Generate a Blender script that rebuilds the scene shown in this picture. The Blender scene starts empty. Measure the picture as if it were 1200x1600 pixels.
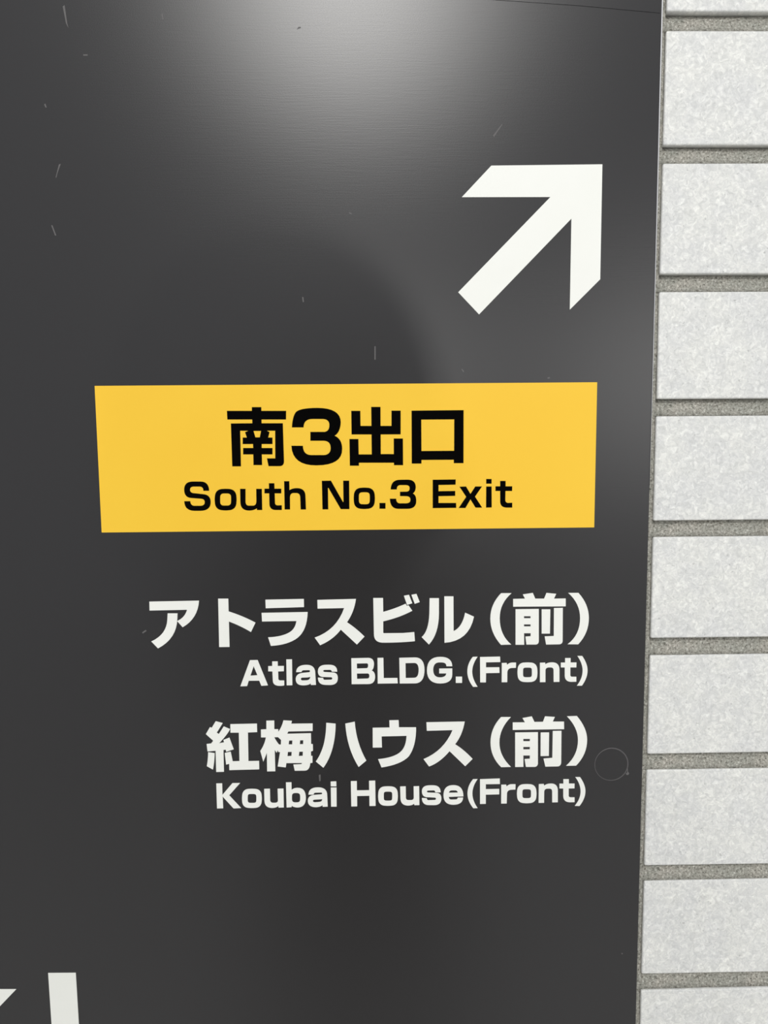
import bpy, bmesh, math, random
from mathutils import Vector, Matrix
from mathutils.geometry import tessellate_polygon

S = bpy.context.scene
COL = S.collection
random.seed(7)

# ------------------------------------------------------------------ camera
D = 0.44                      # metres from the lens to the wall
ZC = 1.50                     # lens height
F = 1200.0                    # focal length, pixels of the 1200 x 1600 frame
PITCH, YAW, ROLL = (math.radians(a) for a in (-5.41336957, 1.05905847, -0.40901415))
_cp, _sp, _cy, _sy, _cr, _sr = (math.cos(PITCH), math.sin(PITCH), math.cos(YAW),
                                math.sin(YAW), math.cos(ROLL), math.sin(ROLL))
FW = Vector((_sy * _cp, _cy * _cp, _sp))
R0 = Vector((_cy, -_sy, 0))
U0 = R0.cross(FW)
RT = R0 * _cr + U0 * _sr
UP = U0 * _cr - R0 * _sr
CAM = Vector((0, -D, ZC))
cd = bpy.data.cameras.new('camera')
cam = bpy.data.objects.new('camera', cd)
COL.objects.link(cam)
cam.matrix_world = Matrix(((RT.x, UP.x, -FW.x, CAM.x), (RT.y, UP.y, -FW.y, CAM.y),
                           (RT.z, UP.z, -FW.z, CAM.z), (0, 0, 0, 1)))
cd.sensor_fit = 'HORIZONTAL'
cd.sensor_width = 36.0
cd.lens = 36.0 * F / 1200.0
cd.clip_start = 0.005
S.camera = cam


def at(px, py):
    """point of the wall plane (x, z) measured from the photograph"""
    d = RT * ((px - 600) / F) + UP * ((800 - py) / F) + FW
    t = D / d.y
    return CAM.x + d.x * t, CAM.z + d.z * t


# ------------------------------------------------------------------ light
w = bpy.data.worlds.new('world')
S.world = w
w.use_nodes = True
bg = w.node_tree.nodes['Background']
bg.inputs[0].default_value = (0.97, 0.985, 1.0, 1)
bg.inputs[1].default_value = 0.825


def lamp(name, loc, target, sx, sy, power, color=(1, 0.985, 0.96)):
    ld = bpy.data.lights.new(name, 'AREA')
    ld.shape = 'RECTANGLE'
    ld.size, ld.size_y = sx, sy
    ld.energy = power
    ld.color = color
    o = bpy.data.objects.new(name, ld)
    COL.objects.link(o)
    o.location = loc
    o.rotation_euler = (Vector(target) - Vector(loc)).to_track_quat('-Z', 'Y').to_euler()
    return o


def mirror_pos(px, py, dist):
    """where a lamp `dist` metres from the wall has to hang for its reflection to fall at px, py"""
    x, z = at(px, py)
    k = dist / D
    return (x + x * k, -dist, z + (z - ZC) * k)


LA = mirror_pos(545, -45, 2.2)
lamp('ceiling_light', LA, (LA[0], 0, 1.5), 0.56, 0.16, 24)
lamp('corridor_light', mirror_pos(610, 590, 6.0), (0, 0, 1.5), 0.12, 0.12, 15)
lamp('corridor_light', mirror_pos(1062, 582, 6.0), (0, 0, 1.5), 0.12, 0.12, 24)

S.view_settings.view_transform = 'Standard'
S.view_settings.look = 'None'
S.view_settings.gamma = 1.0
S.view_settings.use_curve_mapping = False
S.view_settings.exposure = 0.0


# ------------------------------------------------------------------ materials
def mat(name, color, rough=0.5, spec=0.5, metal=0.0):
    m = bpy.data.materials.new(name)
    m.use_nodes = True
    b = m.node_tree.nodes['Principled BSDF']
    b.inputs['Base Color'].default_value = (*color, 1)
    b.inputs['Roughness'].default_value = rough
    b.inputs['Specular IOR Level'].default_value = spec
    b.inputs['Metallic'].default_value = metal
    return m, m.node_tree, b


def node(nt, typ, **kw):
    n = nt.nodes.new(typ)
    for k, v in kw.items():
        if k in n.inputs:
            n.inputs[k].default_value = v
        else:
            setattr(n, k, v)
    return n


def ramp(nt, fac, stops):
    r = nt.nodes.new('ShaderNodeValToRGB')
    while len(r.color_ramp.elements) < len(stops):
        r.color_ramp.elements.new(0.5)
    for e, (p, c) in zip(r.color_ramp.elements, stops):
        e.position = p
        e.color = (*c, 1) if len(c) == 3 else c
    nt.links.new(fac, r.inputs[0])
    return r


def coords(nt, scale, rnd=False):
    tc = nt.nodes.new('ShaderNodeTexCoord')
    mp = nt.nodes.new('ShaderNodeMapping')
    mp.inputs['Scale'].default_value = scale
    nt.links.new(tc.outputs['Object'], mp.inputs[0])
    if rnd:
        oi = nt.nodes.new('ShaderNodeObjectInfo')
        ml = node(nt, 'ShaderNodeMath', operation='MULTIPLY')
        ml.inputs[1].default_value = 37.0
        nt.links.new(oi.outputs['Random'], ml.inputs[0])
        nt.links.new(ml.outputs[0], mp.inputs['Location'])
    return mp.outputs[0]


def bump(nt, b, height, strength, dist):
    bp = nt.nodes.new('ShaderNodeBump')
    bp.inputs['Strength'].default_value = strength
    bp.inputs['Distance'].default_value = dist
    nt.links.new(height, bp.inputs['Height'])
    nt.links.new(bp.outputs[0], b.inputs['Normal'])
    return bp


# dark satin panel with a faint horizontal grain
M_PANEL, nt, b = mat('dark_satin_panel', (0.02, 0.02, 0.02), 0.3, 0.5)
nt.nodes.remove(b)
n1 = node(nt, 'ShaderNodeTexNoise', Scale=1.0, Detail=3.0)
nt.links.new(coords(nt, (60, 60, 1400)), n1.inputs['Vector'])
n2 = node(nt, 'ShaderNodeTexNoise', Scale=1800.0, Detail=2.0)
nt.links.new(coords(nt, (1, 1, 1)), n2.inputs['Vector'])
mx = node(nt, 'ShaderNodeMath', operation='ADD')
nt.links.new(n1.outputs[0], mx.inputs[0])
nt.links.new(n2.outputs[0], mx.inputs[1])
bp = node(nt, 'ShaderNodeBump', Strength=0.03, Distance=0.0004)
nt.links.new(mx.outputs[0], bp.inputs['Height'])
df = node(nt, 'ShaderNodeBsdfDiffuse', Color=(0.0078, 0.0069, 0.0080, 1))
gl = node(nt, 'ShaderNodeBsdfAnisotropic', distribution='BECKMANN', Color=(1, 1, 1, 1))
rr = ramp(nt, n2.outputs[0], [(0.3, (0.285,) * 3), (0.7, (0.305,) * 3)])
nt.links.new(rr.outputs[0], gl.inputs['Roughness'])
gl2 = node(nt, 'ShaderNodeBsdfAnisotropic', distribution='BECKMANN', Color=(1, 1, 1, 1), Roughness=0.47)
glm = node(nt, 'ShaderNodeMixShader', Fac=0.20)
nt.links.new(gl.outputs[0], glm.inputs[1])
nt.links.new(gl2.outputs[0], glm.inputs[2])
fr = node(nt, 'ShaderNodeFresnel', IOR=1.55)
ms = nt.nodes.new('ShaderNodeMixShader')
nt.links.new(fr.outputs[0], ms.inputs[0])
nt.links.new(df.outputs[0], ms.inputs[1])
nt.links.new(glm.outputs[0], ms.inputs[2])
for q in (df, gl, gl2):
    nt.links.new(bp.outputs[0], q.inputs['Normal'])
nt.links.new(ms.outputs[0], nt.nodes['Material Output'].inputs['Surface'])

M_WHITE, nt, b = mat('white_film', (0.86, 0.875, 0.83), 0.5, 0.35)
n1 = node(nt, 'ShaderNodeTexNoise', Scale=25.0, Detail=2.0)
nt.links.new(coords(nt, (1, 1, 1)), n1.inputs['Vector'])
rr = ramp(nt, n1.outputs[0], [(0.3, (0.810, 0.815, 0.765)), (0.7, (0.830, 0.834, 0.790))])
nt.links.new(rr.outputs[0], b.inputs['Base Color'])

M_YELLOW, nt, b = mat('yellow_film', (0.83, 0.52, 0.04), 0.5, 0.35)
n1 = node(nt, 'ShaderNodeTexNoise', Scale=9.0, Detail=2.0)
nt.links.new(coords(nt, (1, 1, 1)), n1.inputs['Vector'])
rr = ramp(nt, n1.outputs[0], [(0.35, (0.865, 0.525, 0.030)), (0.7, (0.885, 0.555, 0.036))])
nt.links.new(rr.outputs[0], b.inputs['Base Color'])

M_BLACK, nt, b = mat('black_film', (0.0012, 0.0011, 0.0010), 0.6, 0.02)
M_TRIM, nt, b = mat('bare_metal_edge', (0.55, 0.55, 0.56), 0.4, 0.5, 0.8)
M_SCR, nt, b = mat('scratched_paint', (0.115, 0.11, 0.11), 0.6, 0.3)
M_RIM, nt, b = mat('plug_rim_grey', (0.085, 0.08, 0.082), 0.5, 0.4)

# mottled glazed tile
M_TILE, nt, b = mat('mottled_glazed_tile', (0.68, 0.69, 0.67), 0.35, 0.45)
v = coords(nt, (1, 1, 1), True)
n1 = node(nt, 'ShaderNodeTexNoise', Scale=330.0, Detail=4.0, Roughness=0.62, Distortion=1.2)
n2 = node(nt, 'ShaderNodeTexNoise', Scale=60.0, Detail=2.0)
n3 = node(nt, 'ShaderNodeTexNoise', Scale=620.0, Detail=2.0, Distortion=0.5)
for n in (n1, n2, n3):
    nt.links.new(v, n.inputs['Vector'])
r1 = ramp(nt, n1.outputs[0], [(0.30, (0.56, 0.563, 0.55)), (0.46, (0.638, 0.64, 0.627)), (0.56, (0.705, 0.704, 0.683)), (0.70, (0.83, 0.83, 0.80))])
r2 = ramp(nt, n2.outputs[0], [(0.35, (0.970, 0.973, 0.980)), (0.65, (1.03, 1.03, 1.015))])
r3 = ramp(nt, n3.outputs[0], [(0.24, (0.62, 0.62, 0.62)), (0.33, (1, 1, 1)), (0.64, (1, 1, 1)), (0.74, (1.22, 1.22, 1.2))])
mu = node(nt, 'ShaderNodeMix', data_type='RGBA', blend_type='MULTIPLY')
mu.inputs[0].default_value = 1.0
nt.links.new(r1.outputs[0], mu.inputs[6])
nt.links.new(r2.outputs[0], mu.inputs[7])
mu2 = node(nt, 'ShaderNodeMix', data_type='RGBA', blend_type='MULTIPLY')
mu2.inputs[0].default_value = 0.8
nt.links.new(mu.outputs[2], mu2.inputs[6])
nt.links.new(r3.outputs[0], mu2.inputs[7])
nt.links.new(mu2.outputs[2], b.inputs['Base Color'])
bump(nt, b, n1.outputs[0], 0.3, 0.0012)

# sandy mortar
M_GROUT, nt, b = mat('sandy_mortar', (0.33, 0.32, 0.28), 0.9, 0.2)
v = coords(nt, (1, 1, 1))
n1 = node(nt, 'ShaderNodeTexNoise', Scale=800.0, Detail=5.0, Roughness=0.8)
n2 = node(nt, 'ShaderNodeTexNoise', Scale=120.0, Detail=3.0)
for n in (n1, n2):
    nt.links.new(v, n.inputs['Vector'])
r1 = ramp(nt, n1.outputs[0], [(0.36, (0.07, 0.066, 0.054)), (0.44, (0.345, 0.335, 0.293)), (0.56, (0.50, 0.487, 0.437)), (0.66, (0.88, 0.87, 0.81))])
r2 = ramp(nt, n2.outputs[0], [(0.3, (0.88, 0.9, 0.89)), (0.7, (1.08, 1.06, 1.05))])
mu = node(nt, 'ShaderNodeMix', data_type='RGBA', blend_type='MULTIPLY')
mu.inputs[0].default_value = 1.0
nt.links.new(r1.outputs[0], mu.inputs[6])
nt.links.new(r2.outputs[0], mu.inputs[7])
nt.links.new(mu.outputs[2], b.inputs['Base Color'])
bump(nt, b, n1.outputs[0], 0.8, 0.0015)

M_COAT, nt, b = mat('pale_cloth', (0.80, 0.79, 0.77), 0.9, 0.2)
M_PHONE, nt, b = mat('silver_phone', (0.62, 0.62, 0.63), 0.4, 0.4)


# ------------------------------------------------------------------ helpers
def link(name, me, m, parent=None):
    o = bpy.data.objects.new(name, me)
    if m:
        me.materials.append(m)
    COL.objects.link(o)
    if parent:
        o.parent = parent
    return o


def mesh_from(verts, faces, name):
    me = bpy.data.meshes.new(name)
    me.from_pydata(verts, [], faces)
    me.update()
    return me


def box_mesh(name, x0, x1, y0, y1, z0, z1, bev=0.0, seg=2):
    bm = bmesh.new()
    bmesh.ops.create_cube(bm, size=1.0)
    for q in bm.verts:
        q.co = Vector(((x0 + x1) / 2 + q.co.x * (x1 - x0), (y0 + y1) / 2 + q.co.y * (y1 - y0), (z0 + z1) / 2 + q.co.z * (z1 - z0)))
    if bev:
        bmesh.ops.bevel(bm, geom=bm.edges[:], offset=bev, segments=seg, profile=0.5, affect='EDGES')
        big = (x1 - x0) * (z1 - z0) * 0.5
        for f in bm.faces:
            f.smooth = f.calc_area() < big
    me = bpy.data.meshes.new(name)
    bm.to_mesh(me)
    bm.free()
    return me


def parse(s):
    """outline 'x,y ~x,y ...': ~ marks a quadratic control point; 'R x0 y0 x1 y1 r' is a rounded box"""
    if s[0] == 'R':
        x0, y0, x1, y1, r = (float(a) for a in s[1:].split())
        bx, by = 0.035 * (x1 - x0), 0.03 * (y1 - y0)
        xm, ym = (x0 + x1) / 2, (y0 + y1) / 2
        pts = [(x0 + r, y0 + by * .3, 0), (xm, y0, 1), (x1 - r, y0 + by * .3, 0), (x1 - bx * .4, y0 + by * .4, 1), (x1 - bx * .3, y0 + r, 0), (x1, ym, 1),
               (x1 - bx * .3, y1 - r, 0), (x1 - bx * .4, y1 - by * .4, 1), (x1 - r, y1 - by * .3, 0), (xm, y1, 1), (x0 + r, y1 - by * .3, 0), (x0 + bx * .4, y1 - by * .4, 1),
               (x0 + bx * .3, y1 - r, 0), (x0, ym, 1), (x0 + bx * .3, y0 + r, 0), (x0 + bx * .4, y0 + by * .4, 1)]
    else:
        pts = []
        for tok in s.split():
            c = tok[0] == '~'
            x, y = (tok[1:] if c else tok).split(',')
            pts.append((float(x), float(y), 1 if c else 0))
    full = []
    n = len(pts)
    for i, p in enumerate(pts):
        full.append(p)
        q = pts[(i + 1) % n]
        if p[2] and q[2]:
            full.append(((p[0] + q[0]) / 2, (p[1] + q[1]) / 2, 0))
    out = []
    n = len(full)
    for i, p in enumerate(full):
        if p[2]:
            a, c = full[i - 1], full[(i + 1) % n]
            for k in range(1, 8):
                t = k / 8
                out.append(((1 - t) ** 2 * a[0] + 2 * t * (1 - t) * p[0] + t * t * c[0],
                            (1 - t) ** 2 * a[1] + 2 * t * (1 - t) * p[1] + t * t * c[1]))
        else:
            out.append((p[0], p[1]))
    res = []
    for p in out:
        if not res or abs(p[0] - res[-1][0]) + abs(p[1] - res[-1][1]) > 0.5:
            res.append(p)
    if abs(res[0][0] - res[-1][0]) + abs(res[0][1] - res[-1][1]) < 0.5:
        res.pop()
    return res


def film(name, frame, pieces, m, parent, y_back, y_front):
    """cut film: flat face with real thickness, from outlines measured on the wall plane"""
    ox, oy, sc = frame
    V, Fc = [], []
    for loops in pieces:
        polys = []
        for s in loops:
            polys.append([at(ox + x / sc, oy + y / sc) for x, y in parse(s)])
        base = len(V)
        flat = [p for lp in polys for p in lp]
        nf = len(flat)
        V += [(x, y_front, z) for x, z in flat] + [(x, y_back, z) for x, z in flat]
        tris = tessellate_polygon([[Vector((x, z, 0)) for x, z in lp] for lp in polys])
        for t in tris:
            (ax, az), (bx, bz), (cx, cz) = (flat[i] for i in t)
            if (bx - ax) * (cz - az) - (bz - az) * (cx - ax) < 0:
                t = t[::-1]
            Fc.append(tuple(base + i for i in t))
        k = 0
        for li, lp in enumerate(polys):
            n = len(lp)
            area = sum(lp[i][0] * lp[(i + 1) % n][1] - lp[(i + 1) % n][0] * lp[i][1] for i in range(n))
            ccw = (area > 0) == (li == 0)
            for i in range(n):
                a, c = base + k + i, base + k + (i + 1) % n
                q = (a, a + nf, c + nf, c)
                Fc.append(q if ccw else q[::-1])
            k += n
    return link(name, mesh_from(V, Fc, name), m, parent)


# ------------------------------------------------------------------ wall: mortar bed and tiles
PX1 = at(1014, 800)[0]                     # right edge of the sign
GY = 0.0066                                # mortar face, behind the tile faces
wx0, wx1, wz0, wz1 = -1.3, 1.1, 0.0, 2.6
me = box_mesh('wall_back', wx0, wx1, GY, 0.16, wz0, wz1)
wall = link('wall_back', me, M_GROUT)
wall['kind'] = 'structure'

fl = link('floor', box_mesh('floor', -3.0, 3.0, -7.0, 0.16, -0.05, 0.0), mat('pale_floor', (0.80, 0.79, 0.77), 0.6, 0.3)[0])
fl['kind'] = 'structure'

tile_w, tile_h, pitch_x = 0.108, 0.0602, 0.118
top = [at(1040 - i * 4.5, t)[1] for i, t in enumerate([47, 254.5, 455.5, 650, 839, 1024, 1203.5, 1377, 1547])]
pitch_z = (top[0] - top[-1]) / 8
x_first = at(1020.5, 860)[0]


def tile_mesh(seed):
    rnd = random.Random(seed)
    bm = bmesh.new()
    bmesh.ops.create_cube(bm, size=1.0)
    for q in bm.verts:
        q.co = Vector((q.co.x * tile_w, q.co.y * 0.007, q.co.z * tile_h))
        q.co += Vector((rnd.uniform(-1, 1) * 0.0002, 0, rnd.uniform(-1, 1) * 0.0002))
    bmesh.ops.bevel(bm, geom=[e for e in bm.edges if any(q.co.y < 0 for q in e.verts)], offset=0.0009, segments=3, profile=0.5, affect='EDGES')
    for f in bm.faces:
        f.smooth = f.calc_area() < 0.002
    me = bpy.data.meshes.new('tile')
    bm.to_mesh(me)
    bm.free()
    me.materials.append(M_TILE)
    return me


TILES = [tile_mesh(i) for i in range(5)]
NCOL = 7
ROWS = {r: (top[r] if 0 <= r <= 8 else top[0] - r * pitch_z) for r in range(-5, 15)}
for col in range(NCOL):
    for row, zt in ROWS.items():
        o = bpy.data.objects.new('tile', random.choice(TILES))
        COL.objects.link(o)
        o.parent = wall
        x = x_first + tile_w / 2 + col * pitch_x
        o.location = (x, 0.0035, zt - tile_h / 2)
        o.rotation_euler = (random.uniform(-.006, .006), random.uniform(-.001, .001), random.uniform(-.004, .004))


def joint_mesh(rnd, length, prof, along_x):
    """a strip of struck mortar: cross-section prof = [(across, depth)], slightly uneven along its length"""
    n = 60
    vs, fs = [], []
    for i in range(n + 1):
        t = length * i / n
        for a, y in prof:
            yy = y + (rnd.uniform(-.00035, .00035) if y < GY - 1e-4 else 0)
            vs.append((t, yy, a) if along_x else (a, yy, t))
    m = len(prof)
    for i in range(n):
        for k in range(m - 1):
            q = (i * m + k, i * m + k + 1, (i + 1) * m + k + 1, (i + 1) * m + k)
            fs.append(q if along_x else q[::-1])
    me = mesh_from(vs, fs, 'mortar_joint')
    for f in me.polygons:
        f.use_smooth = True
    return me


rnd = random.Random(3)
for row, zt in ROWS.items():
    z0, z1 = zt - pitch_z, zt - tile_h                      # from the next tile's top up to this tile's foot
    if row + 1 in ROWS:
        z0 = ROWS[row + 1]
    h = z1 - z0
    me = joint_mesh(rnd, NCOL * pitch_x, [(-.001, GY), (0, .0011), (h * .30, .0021), (h * .62, .0032), (h * .80, .0041), (h * .95, .0050), (h + .001, GY)], True)
    o = link('mortar_joint', me, M_GROUT, wall)
    o.location = (PX1 + 0.0003, 0, z0)
ztop, zbot = max(ROWS.values()), min(ROWS.values()) - tile_h
for col in range(1, NCOL):
    me = joint_mesh(rnd, ztop - zbot, [(-.001, GY), (.0004, .0040), (.003, .0031), (.007, .0031), (.0096, .0040), (.011, GY)], False)
    link('mortar_joint', me, M_GROUT, wall).location = (x_first + col * pitch_x - .010, 0, zbot)
gw = x_first - PX1
me = joint_mesh(rnd, ztop - zbot, [(-.0006, .0024), (gw * .25, .0013), (gw * .65, .0015), (gw - .0001, .0021), (gw + .0006, .0040)], False)
link('mortar_joint', me, M_GROUT, wall).location = (PX1, 0, zbot)

# ------------------------------------------------------------------ the sign
sign = bpy.data.objects.new('direction_sign', None)
COL.objects.link(sign)
sign.empty_display_size = 0.05
sign['label'] = 'dark grey satin wayfinding sign with white lettering, up-right arrow and yellow exit strip'
sign['category'] = 'sign'

SX0, SZ0, SZ1 = -1.05, 0.78, 1.93
link('panel', box_mesh('panel', SX0, PX1, 0.0, 0.0040, SZ0, SZ1, 0.0004, 2), M_PANEL, sign)

# bare metal edge along the right side, tapering where the mortar covers it
zt, zb = SZ1 - 0.0005, at(1014, 760)[1]
vs = []
for z, wd in ((zt, .0008), (at(1030, 300)[1], .0007), (at(1020, 560)[1], .00055), (zb, .0001)):
    vs += [(PX1 - 0.0001, -0.0001, z), (PX1 - 0.0001 + wd * .6, -0.0003, z), (PX1 - 0.0001 + wd, 0.0001, z), (PX1 - 0.0001 + wd, 0.0030, z), (PX1 - 0.0001, 0.0030, z)]
fs = [tuple(range(5))[::-1], tuple(range(15, 20))]
for k in range(3):
    for i in range(5):
        j = (i + 1) % 5
        fs.append((k * 5 + i, k * 5 + j, k * 5 + 5 + j, k * 5 + 5 + i))
bm = bmesh.new()
me = mesh_from(vs, fs, 'edge_trim')
bm.from_mesh(me)
bmesh.ops.recalc_face_normals(bm, faces=bm.faces[:])
bm.to_mesh(me)
bm.free()
link('edge_trim', me, M_TRIM, sign)['label'] = 'thin bare metal edge'

T = 0.00018
film('arrow', (690, 240, 4.4444), [["345,84 1116,75 1101,873 890,1084 901,452 260,1117 115,963 755,302 140,303"]], M_WHITE, sign, 0, -T)['label'] = 'white arrow pointing up and to the right'
strip = film('exit_strip', (0, 0, 1), [["148,603 933,597.3 928.3,824 159,832"]], M_YELLOW, sign, 0, -T)
strip['label'] = 'yellow strip with black exit lettering'

A = (340, 620, 6); B = (540, 620, 6)
C1 = (280, 745, 12); C2 = (380, 745, 12); C3 = (495, 745, 12); C4 = (585, 740, 12); C5 = (670, 740, 8.5714)
ON_STRIP = [
 ('character', A, [["322,97 410,97 411,132 643,132 642,213 412,213 413,248 612,248 623,605 ~623,650 580,650 478,650 463,577 541,577 540,318 462,318 487,331 475,382 515,382 515,443 414,443 414,480 515,480 515,540 415,540 418,640 337,640 335,540 240,540 240,480 334,480 333,443 236,443 236,382 275,382 258,332 288,319 212,318 220,652 138,652 125,250 326,248 325,213 92,213 88,132 322,132", "337,320 408,320 396,380 355,380"]]),
 ('digit', A, [["697,287 ~702,190 ~760,106 930,104 ~1155,104 1155,240 ~1150,335 1097,365 ~1168,395 1168,490 ~1170,640 930,643 ~700,645 692,459 800,459 ~802,546 880,546 1000,546 ~1060,540 1060,480 ~1060,412 990,412 870,412 870,329 1000,329 ~1048,325 1048,265 ~1048,208 980,208 890,208 ~808,208 806,287"]]),
 ('character', B, [["240,95 327,95 328,273 430,273 430,130 516,130 516,352 329,353 330,537 452,537 451,391 537,391 539,641 454,641 453,618 125,618 125,646 40,646 36,396 120,396 123,540 245,540 243,353 56,353 53,132 138,132 140,273 242,273"]]),
 ('character', B, [["618,130 1106,125 1105,622 1014,622 1014,590 711,592 711,626 620,626", "709,214 1018,212 1017,506 711,508"]]),
 ('letter', C1, [["563,262 ~558,88 400,88 260,88 ~95,88 95,240 ~95,388 230,397 410,410 ~480,415 480,475 ~480,540 400,543 285,543 ~215,540 210,457 97,457 ~100,635 290,637 400,637 ~592,635 592,475 ~592,335 450,325 270,305 ~205,298 205,240 ~205,183 280,183 380,183 ~455,183 455,262"]]),
 ('letter', C1, [["R 665 222 1080 632 165", "R 768 310 975 540 70"]]),
 ('letter', C2, [["-57,225 45,225 45,460 ~45,540 110,540 185,540 ~248,540 248,450 245,225 350,225 358,622 258,622 258,590 ~200,632 110,632 ~-52,630 -52,470"]]),
 ('letter', C2, [["482,120 585,120 588,222 715,222 715,310 592,310 597,480 ~597,530 640,535 725,533 725,622 610,622 ~492,620 492,500 488,310 400,310 400,222 485,222"]]),
 ('letter', C2, [["768,82 865,82 868,250 ~930,210 1010,212 ~1165,212 1168,360 1178,612 1078,612 1070,390 ~1068,303 990,303 950,303 ~880,303 878,385 880,612 778,612"]]),
 ('letter', C3, [["95,75 265,72 490,470 500,470 495,72 607,72 612,605 450,605 220,210 209,205 215,610 107,610"]]),
 ('letter', C3, [["R 690 200 1092 605 160", "R 788 288 995 515 65"]]),
 ('full_stop', C4, [["95,550 208,550 208,658 95,658"]]),
 ('digit', C4, [["305,297 ~310,115 480,115 620,113 ~775,113 775,255 ~770,340 720,372 ~785,400 785,510 ~785,658 620,660 450,660 ~295,660 290,470 408,470 ~410,555 480,557 590,557 ~675,555 675,490 ~675,425 600,423 480,420 480,340 600,338 ~660,335 660,275 ~660,215 590,215 490,215 ~420,215 418,297"]]),
 ('letter', C5, [["52,82 360,78 358,148 130,152 130,235 353,232 353,298 130,302 130,393 365,393 367,458 52,462"]]),
 ('letter', C5, [["410,175 498,172 557,272 622,172 712,172 618,308 714,455 625,455 557,345 490,460 400,460 500,310"]]),
 ('letter', C5, [["768,72 840,72 840,135 768,135"], ["768,172 840,172 842,453 766,455"]]),
 ('letter', C5, [["955,98 1028,98 1028,170 1117,170 1115,232 1026,232 1024,350 ~1024,390 1060,392 1117,390 1117,455 1040,455 ~955,452 955,370 955,232 892,232 892,170 955,170"]]),
]
E1 = (220, 920, 6.6667); E2 = (390, 920, 6.6667); E3 = (570, 920, 6.6667); E4 = (750, 920, 6.6667)
Z1 = (370, 1025, 13.3333); Z2 = (445, 1025, 13.3333); Z3 = (545, 1020, 13.3333); Z4 = (620, 1020, 10.909); Z5 = (725, 1020, 12); Z6 = (820, 1020, 12)
G1 = (315, 1120, 12.6316); G2 = (400, 1120, 12.6316); G3 = (490, 1120, 17.1429); G3b = (490, 1115, 4.6154); G4 = (575, 1120, 14.1176); G5 = (655, 1120, 13.3333); G6 = (760, 1115, 13.3333); G7 = (840, 1115, 13.3333)
H1 = (330, 1210, 10); H2 = (440, 1210, 12); H3 = (545, 1210, 12); H4 = (630, 1210, 12); K1 = (725, 1205, 12); K2 = (820, 1205, 12)
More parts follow.
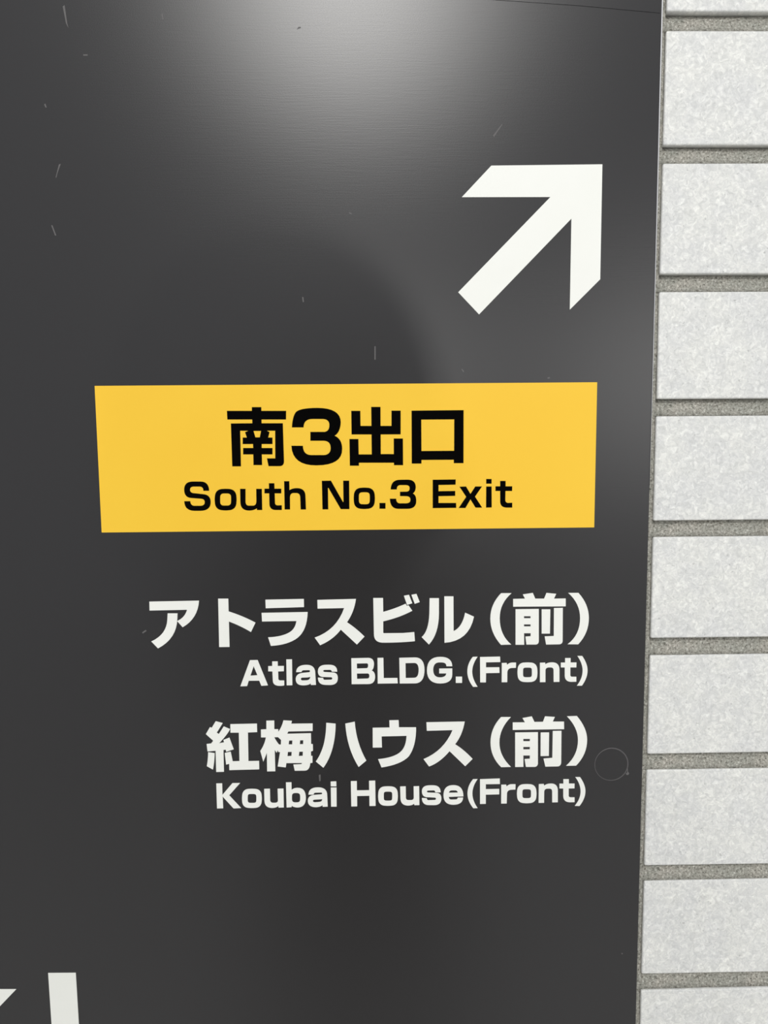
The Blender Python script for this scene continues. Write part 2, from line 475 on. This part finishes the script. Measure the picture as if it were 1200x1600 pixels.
ON_PANEL = [
 ('character', E1, [["90,133 607,123 ~595,310 437,400 378,335 ~460,300 482,218 92,226"], ["280,255 383,255 381,310 ~375,520 180,620 110,548 ~270,475 277,320"]]),
 ('character', E1, [["806,102 912,102 915,235 ~1060,280 1195,352 1148,450 ~1040,385 918,340 925,605 817,606"]]),
 ('character', E2, [["165,113 565,105 567,190 168,202"], ["125,250 605,241 ~600,430 500,510 ~400,585 222,594 193,505 ~340,500 420,450 ~475,415 488,335 130,340"]]),
 ('character', E2, [["706,115 1108,105 ~1090,240 1015,348 ~1110,410 1197,497 1118,580 950,425 ~870,530 735,587 678,508 ~905,430 985,200 708,206"]]),
 ('character', E3, [["88,95 190,95 192,240 ~320,205 425,155 438,178 455,170 495,228 ~360,300 192,338 192,455 ~192,462 205,462 400,460 515,450 522,545 ~350,562 180,560 ~95,555 95,470"], ["407,72 460,62 495,150 440,168"], ["485,62 538,52 572,138 520,156"]]),
 ('character', E3, [["675,97 772,97 772,260 ~770,470 668,580 592,503 ~665,440 672,260"], ["828,78 923,78 925,440 ~1015,400 1045,248 1137,290 ~1085,545 830,562"]]),
 ('bracket', E4, [["220,45 328,45 ~205,150 205,305 ~205,480 325,580 218,583 ~107,460 107,310 ~107,160"]]),
 ('character', E4, [["445,58 550,42 575,102 667,102 692,42 793,52 770,102 892,100 892,182 345,186 345,105 468,102"], ["370,212 612,209 612,545 ~610,580 575,580 483,580 473,497 527,493 527,462 458,462 460,582 370,582", "458,285 526,285 526,306 458,306", "458,370 526,370 526,391 458,391"], ["642,213 732,213 728,466 642,466"], ["770,200 862,198 860,540 ~858,578 820,578 688,580 673,495 768,491"]]),
 ('bracket', E4, [["918,42 1025,42 ~1133,160 1133,305 ~1133,460 1022,578 912,577 ~1042,480 1042,305 ~1042,150"]]),
 ('letter', Z1, [["275,85 435,82 650,610 512,620 468,512 250,514 215,625 75,630", "352,212 430,398 285,408"]]),
 ('letter', Z1, [["738,112 852,110 855,208 982,206 980,316 862,320 866,470 ~868,508 910,508 988,508 990,610 ~930,625 860,618 ~750,605 750,500 742,320 655,318 655,210 738,208"]]),
 ('letter', Z2, [["32,70 150,68 158,608 40,610"]]),
 ('letter', Z2, [["237,335 ~240,185 450,183 ~630,183 635,350 650,600 545,602 540,570 ~490,610 380,610 ~228,608 228,480 ~230,362 390,348 500,338 ~525,335 525,315 ~525,292 500,292 400,294 ~352,296 350,332", "530,430 ~530,495 460,505 370,508 ~335,505 335,478 ~335,450 370,448 460,445 ~510,442"]]),
 ('letter', Z2, [["1092,325 ~1092,183 930,182 870,182 ~690,182 690,320 ~690,430 800,435 960,440 ~988,442 988,465 ~988,492 960,492 830,495 ~800,492 800,455 690,448 ~690,598 850,600 940,602 ~1105,602 1105,460 ~1105,345 1000,342 830,332 ~802,330 802,310 ~802,290 830,288 940,286 ~972,288 980,325"]]),
 ('letter', Z3, [["52,112 400,105 ~525,105 525,235 ~520,340 475,367 ~548,395 548,500 ~545,650 400,650 60,652", "168,222 375,218 ~402,218 402,265 ~402,318 365,320 170,326", "170,430 390,428 ~428,430 428,480 ~428,532 390,535 173,542"]]),
 ('letter', Z3, [["598,105 720,103 728,525 1012,522 1020,635 602,640"]]),
 ('letter', Z4, [["42,85 310,78 ~470,80 472,290 ~470,515 310,520 50,522", "148,175 300,172 ~372,175 372,290 ~372,420 300,425 152,428"]]),
 ('letter', Z4, [["945,228 845,228 ~845,165 770,163 720,163 ~622,165 620,290 ~622,415 730,418 ~835,420 843,350 722,350 722,268 945,265 945,370 ~940,520 740,522 ~515,520 513,300 ~515,68 740,68 ~940,68"]]),
 ('full_stop', Z4, [["1005,405 1112,405 1112,512 1005,512"]]),
 ('bracket', Z5, [["165,75 255,72 ~155,210 153,350 ~155,490 255,635 170,637 ~62,500 62,350 ~62,200"]]),
 ('letter', Z5, [["300,78 675,70 680,172 412,178 412,272 662,270 665,375 412,380 410,553 303,553"]]),
 ('letter', Z5, [["708,190 800,188 806,225 ~850,180 920,182 975,182 972,280 900,283 ~820,285 812,360 810,550 706,550"]]),
 ('letter', Z6, [["R -140 178 238 550 145", "R -35 275 133 458 45"]]),
 ('letter', Z6, [["283,185 380,182 386,215 ~430,178 510,178 ~645,178 648,310 648,543 540,545 538,330 ~538,275 490,273 450,273 ~386,275 386,335 386,548 283,550"]]),
 ('letter', Z6, [["755,97 858,97 858,180 968,180 965,273 853,273 852,410 ~852,448 890,448 965,448 965,540 870,543 ~748,540 748,420 748,273 675,273 675,182 755,182"]]),
 ('bracket', Z6, [["985,58 1075,58 ~1175,200 1175,330 ~1175,470 1070,615 975,615 ~1083,480 1083,330 ~1083,200"]]),
 ('character', G1, [["280,85 418,122 300,312 340,338 438,188 562,240 ~520,340 345,523 ~390,510 445,502 430,455 550,408 635,640 487,688 478,648 432,652 442,1083 290,1087 277,668 118,682 100,535 188,525 230,470 85,340 165,202 200,215"], ["130,697 258,715 ~255,900 225,1040 103,972 ~128,850"], ["568,143 1092,133 1097,300 915,308 925,872 1135,868 1138,1035 548,1050 545,926 485,942 458,712 575,685 615,876 748,872 735,312 570,312"]]),
 ('character', G2, [["205,75 360,72 362,243 440,243 440,295 ~510,200 542,68 710,78 697,135 1118,130 1118,278 640,288 615,333 1085,322 1088,535 1122,538 1125,668 1085,684 1087,770 1115,770 1115,905 1072,912 ~1060,1060 960,1060 765,1062 738,940 895,933 910,910 600,912 588,997 428,978 475,695 440,692 432,655 408,708 370,650 382,1073 220,1075 215,710 145,885 85,672 ~170,550 195,405 100,405 98,250 205,245", "362,402 435,400 495,455 492,548 455,545 ~400,480", "655,467 718,465 715,543 645,543", "872,463 933,460 930,538 865,540", "630,692 705,690 700,770 622,775", "855,688 925,685 922,768 845,772"]]),
 ('character', G3, [["340,158 590,182 ~590,450 540,700 ~460,1100 262,1362 60,1195 ~200,1000 275,720 ~335,460"], ["849,180 1102,128 ~1142,690 1412,1170 1207,1342 ~893,845"]]),
 ('character', G4, [["470,75 675,70 682,230 1060,230 ~1065,640 900,870 ~730,1050 298,1115 222,933 ~590,900 730,760 ~840,650 850,418 300,430 308,675 105,677 103,240 475,235"]]),
 ('character', G5, [["150,112 948,97 ~900,380 748,570 ~930,680 1112,875 958,1028 632,715 ~420,960 205,1033 90,880 ~515,705 695,275 158,290"]]),
 ('bracket', G6, [["305,70 510,70 ~270,310 270,600 ~270,880 510,1108 308,1115 ~85,900 85,600 ~85,300"]]),
 ('character', G6, [["750,92 945,55 1000,172 1177,170 1220,55 1425,68 1380,165 1615,165 1617,322 548,338 548,182 802,180"], ["598,392 1072,385 1072,1030 ~1070,1105 1000,1108 822,1108 795,945 903,938 905,870 768,870 770,1108 598,1110", "768,525 905,525 905,573 768,573", "768,692 905,692 903,742 768,745"], ["1130,392 1305,390 1299,880 1128,882"], ["1382,360 1562,357 1557,1010 ~1552,1095 1480,1098 1227,1103 1189,935 1372,920"]]),
 ('bracket', G7, [["610,55 818,48 ~1030,300 1030,540 ~1030,850 800,1082 592,1085 ~840,870 840,550 ~840,290"]]),
 ('letter', H1, [["80,140 172,138 176,318 332,135 452,133 282,325 468,524 350,530 180,345 188,528 92,530"]]),
 ('letter', H1, [["R 480 222 793 525 120", "R 570 303 707 445 40"]]),
 ('letter', H1, [["828,225 918,222 922,395 ~922,440 965,442 1000,442 ~1045,440 1043,400 1038,222 1130,220 1135,515 1052,517 1050,492 ~1010,522 950,522 ~832,520 832,400"]]),
 ('letter', H2, [["82,148 185,145 188,290 ~230,250 300,250 ~455,250 455,440 ~455,615 300,618 ~225,615 190,585 188,612 95,618", "R 193 345 350 525 60"]]),
 ('letter', H2, [["503,378 ~508,243 680,242 ~850,242 855,380 865,602 770,605 768,575 ~720,612 640,612 ~492,610 492,490 ~495,390 620,382 745,372 ~760,368 760,352 ~760,338 735,338 640,340 ~605,342 600,376", "762,460 ~762,508 710,515 625,522 ~588,520 588,495 ~588,472 625,470 710,466 ~745,464"]]),
 ('letter', H2, [["920,132 1025,128 1028,222 922,222"], ["922,245 1030,243 1032,602 928,602"]]),
 ('letter', H3, [["38,125 150,122 152,298 382,295 380,118 495,115 503,588 388,590 385,398 155,403 157,597 47,598"]]),
 ('letter', H3, [["R 548 220 922 588 145", "R 655 320 815 492 45"]]),
 ('letter', H4, [["-58,225 47,222 50,430 ~50,478 95,480 150,480 ~198,478 198,430 195,222 298,218 303,573 210,575 205,548 ~160,582 90,582 ~-50,580 -52,440"]]),
 ('letter', H4, [["703,335 ~700,205 560,203 500,203 ~350,205 350,315 ~350,420 450,425 590,432 ~613,434 613,455 ~613,478 590,478 470,482 ~445,480 443,445 350,440 ~350,570 480,573 580,574 ~715,572 715,450 ~715,348 620,345 470,338 ~445,336 445,320 ~445,302 470,300 570,297 ~598,298 602,335"]]),
 ('letter', H4, [["1128,410 855,420 ~858,470 900,470 985,468 ~1020,466 1022,433 1122,430 ~1118,565 940,567 ~755,565 755,390 ~755,200 940,200 ~1128,200", "855,342 ~870,297 910,297 975,297 ~1015,297 1022,340"]]),
 ('bracket', K1, [["170,148 255,145 ~157,280 157,415 ~157,550 255,690 175,693 ~65,560 65,420 ~65,270"]]),
 ('letter', K1, [["300,148 670,135 672,238 408,242 408,335 660,330 660,432 408,438 408,610 300,612"]]),
 ('letter', K1, [["698,252 790,250 798,285 ~840,240 905,242 965,242 963,342 890,345 ~815,348 805,410 800,603 696,605"]]),
 ('letter', K2, [["R -150 238 220 600 145", "R -47 335 117 505 45"]]),
 ('letter', K2, [["262,240 355,237 362,270 ~410,230 490,230 ~618,230 618,360 618,580 513,583 512,380 ~512,327 465,325 425,325 ~362,327 362,390 360,590 258,592"]]),
 ('letter', K2, [["722,147 825,147 825,230 932,230 930,320 822,322 822,450 ~822,488 860,488 932,488 932,578 845,580 ~720,578 720,460 720,322 648,322 648,232 722,232"]]),
 ('bracket', K2, [["945,108 1035,108 ~1135,250 1135,370 ~1135,510 1025,650 935,648 ~1045,520 1045,375 ~1045,240"]]),
]
for nm, fr, pcs in ON_STRIP:
    film(nm, fr, pcs, M_BLACK, strip, -T, -T - 0.00008)
for nm, fr, pcs in ON_PANEL:
    film(nm, fr, pcs, M_WHITE, sign, 0, -T)
# strokes of the next mark, running out of the frame at the lower left
film('pictogram_stroke', (0, 1500, 7.5), [["565,150 889,148 985,1750 672,1750"]], M_WHITE, sign, 0, -T)['label'] = 'white upright bar at the lower left'
film('pictogram_stroke', (0, 1500, 7.5), [["-420,340 192,340 -330,885 -940,885"]], M_WHITE, sign, 0, -T)['label'] = 'white slanted stroke at the lower left corner'

# ------------------------------------------------------------------ round plug, seam, scratches
cx, cz = at(955.2, 1194.3)
rad = 0.5 * (at(981, 1194)[0] - at(929.4, 1194)[0])
bm = bmesh.new()
bmesh.ops.create_circle(bm, cap_ends=True, radius=rad - 0.00045, segments=64)
g = bmesh.ops.extrude_face_region(bm, geom=bm.faces[:])
for q in [e for e in g['geom'] if isinstance(e, bmesh.types.BMVert)]:
    q.co.z += 0.00006
bmesh.ops.recalc_face_normals(bm, faces=bm.faces[:])
me = bpy.data.meshes.new('round_plug')
bm.to_mesh(me); bm.free()
plug = link('round_plug', me, M_PANEL, sign)
plug.location = (cx, 0, cz)
plug.rotation_euler = (math.radians(90), 0, 0)
plug['label'] = 'flush round cover with a thin scuffed outline'
vs, fs = [], []
N, K = 72, 6
for i in range(N):
    a = 2 * math.pi * i / N
    wd = 0.00026 * (1.0 + 0.35 * math.sin(a + .9))
    for k in range(K):
        t = 2 * math.pi * k / K
        r = rad + wd * math.cos(t)
        vs.append((r * math.cos(a), r * math.sin(a), 0.00012 * math.sin(t)))
        fs.append((i * K + k, ((i + 1) % N) * K + k, ((i + 1) % N) * K + (k + 1) % K, i * K + (k + 1) % K))
link('plug_rim', mesh_from(vs, fs, 'plug_rim'), M_RIM, plug)
film('chip', (900, 1100, 7.5), [["598,740 606,740 607,790 625,812 612,830 596,832 582,818 588,806 600,806"]], M_SCR, sign, 0, -0.00005)

for pts in ["98,10 101,8 105,36 107,44 103,36", "87,277 92,257 95,256 90,270 88,278", "130,85 137,85 137,87 130,87", "464,46 466,42 470,42 470,44 467,45",
            "770,212 784,194 785,195 772,214", "585,541 587,541 587,562 585,562", "472,464 474,464 475,472 473,472", "80,352 82,352 88,368 86,368",
            "252,22 254,21 256,30 254,31", "545,331 549,333 550,335 546,334", "855,590 858,589 860,591 856,592", "498,1211 501,1210 501,1220 499,1221",
            "69,163 71,162 73,168 71,168", "722,576 725,580 724,582 721,577", "971,1489 973,1489 973,1491 971,1491", "222,988 228,984 229,986 223,990"]:
    film('scratch', (0, 0, 1), [[pts]], M_SCR, sign, 0, -0.00003)

# overlapping film edge near the top of the panel
film('film_seam', (0, 0, 1), [["760,-5 905,5 1031,15.5 1031,20.5 905,9 760,-1"]], M_PANEL, sign, 0, -0.00022)['label'] = 'raised lap of the dark covering film'

# ------------------------------------------------------------------ the photographer, behind the lens
PX, PY = -0.019, -0.90


def blob(bm, c, r):
    m = Matrix.Translation(c) @ Matrix.Diagonal((*r, 1))
    bmesh.ops.create_icosphere(bm, subdivisions=3, radius=1.0, matrix=m)


def limb(bm, pts):
    """chain of tapering segments: (x, y, z, radius)"""
    for (ax, ay, az, ar), (bx, by, bz, br) in zip(pts, pts[1:]):
        a, c = Vector((ax, ay, az)), Vector((bx, by, bz))
        d = c - a
        m = Matrix.Translation((a + c) / 2) @ d.to_track_quat('Z', 'Y').to_matrix().to_4x4()
        bmesh.ops.create_cone(bm, cap_ends=True, segments=16, radius1=ar, radius2=br, depth=d.length, matrix=m)
        blob(bm, a, (ar,) * 3)
        blob(bm, c, (br,) * 3)


bm = bmesh.new()
blob(bm, (0, 0, 1.57), (0.078, 0.094, 0.110))            # head, hair, nose, ears, neck
blob(bm, (0, -0.018, 1.585), (0.083, 0.092, 0.097))
limb(bm, [(0, 0.085, 1.575, 0.010), (0, 0.104, 1.548, 0.014)])
for sx in (-1, 1):
    blob(bm, (sx * 0.080, 0, 1.555), (0.012, 0.022, 0.032))
limb(bm, [(0, -0.01, 1.36, 0.06), (0, 0.0, 1.50, 0.055)])
blob(bm, (0, 0, 1.22), (0.165, 0.115, 0.20))
blob(bm, (0, 0, 1.02), (0.150, 0.110, 0.22))
blob(bm, (0, 0, 0.92), (0.165, 0.12, 0.13))
for sx in (-1, 1):
    limb(bm, [(sx * 0.06, 0, 1.36, 0.07), (sx * 0.165, 0, 1.345, 0.066)])
    limb(bm, [(sx * 0.175, 0, 1.335, 0.060), (sx * 0.215, 0.13, 1.14, 0.048), (sx * 0.085, 0.365, 1.35, 0.031)])
    limb(bm, [(sx * 0.085, 0.365, 1.35, 0.031), (sx * 0.070, 0.400, 1.385, 0.028)])
    for k in range(4):                                       # fingers curled round the phone's edge
        z = 1.375 + 0.019 * k
        limb(bm, [(sx * 0.070, 0.405, z, 0.010), (sx * 0.068, 0.432, z + .004, 0.0095), (sx * 0.061, 0.447, z + .006, 0.0085), (sx * 0.046, 0.4505, z + .006, 0.0078 - .0004 * k)])
    limb(bm, [(sx * 0.066, 0.395, 1.385, 0.012), (sx * 0.058, 0.420, 1.425, 0.0105), (sx * 0.040, 0.428, 1.44, 0.0095)])
    limb(bm, [(sx * 0.088, 0, 0.88, 0.092), (sx * 0.095, 0.015, 0.49, 0.062), (sx * 0.10, -0.02, 0.09, 0.043)])
    limb(bm, [(sx * 0.10, -0.03, 0.045, 0.045), (sx * 0.108, 0.13, 0.032, 0.034)])
me = bpy.data.meshes.new('person')
bm.to_mesh(me)
bm.free()
person = link('person', me, M_COAT)
person.location = (PX, PY, 0)
person['label'] = 'person in pale clothes standing behind the lens, both hands raised to hold a phone'
person['category'] = 'person'
rm = person.modifiers.new('remesh', 'REMESH')
rm.mode = 'VOXEL'
rm.voxel_size = 0.007
rm.use_smooth_shade = True
sm = person.modifiers.new('smooth', 'SMOOTH')
sm.factor, sm.iterations = 0.5, 4

phone = bpy.data.objects.new('phone', None)
COL.objects.link(phone)
phone.location = (PX, PY + 0.440, 1.44)
phone['label'] = 'slim silver phone held upright in both hands facing the sign'
phone['category'] = 'phone'
link('body', box_mesh('body', -0.036, 0.036, -0.0036, 0.0036, -0.0735, 0.0735, 0.003, 3), M_PHONE, phone)
link('camera_bump', box_mesh('camera_bump', 0.002, 0.033, 0.0034, 0.0055, 0.038, 0.070, 0.001, 2), M_PHONE, phone)
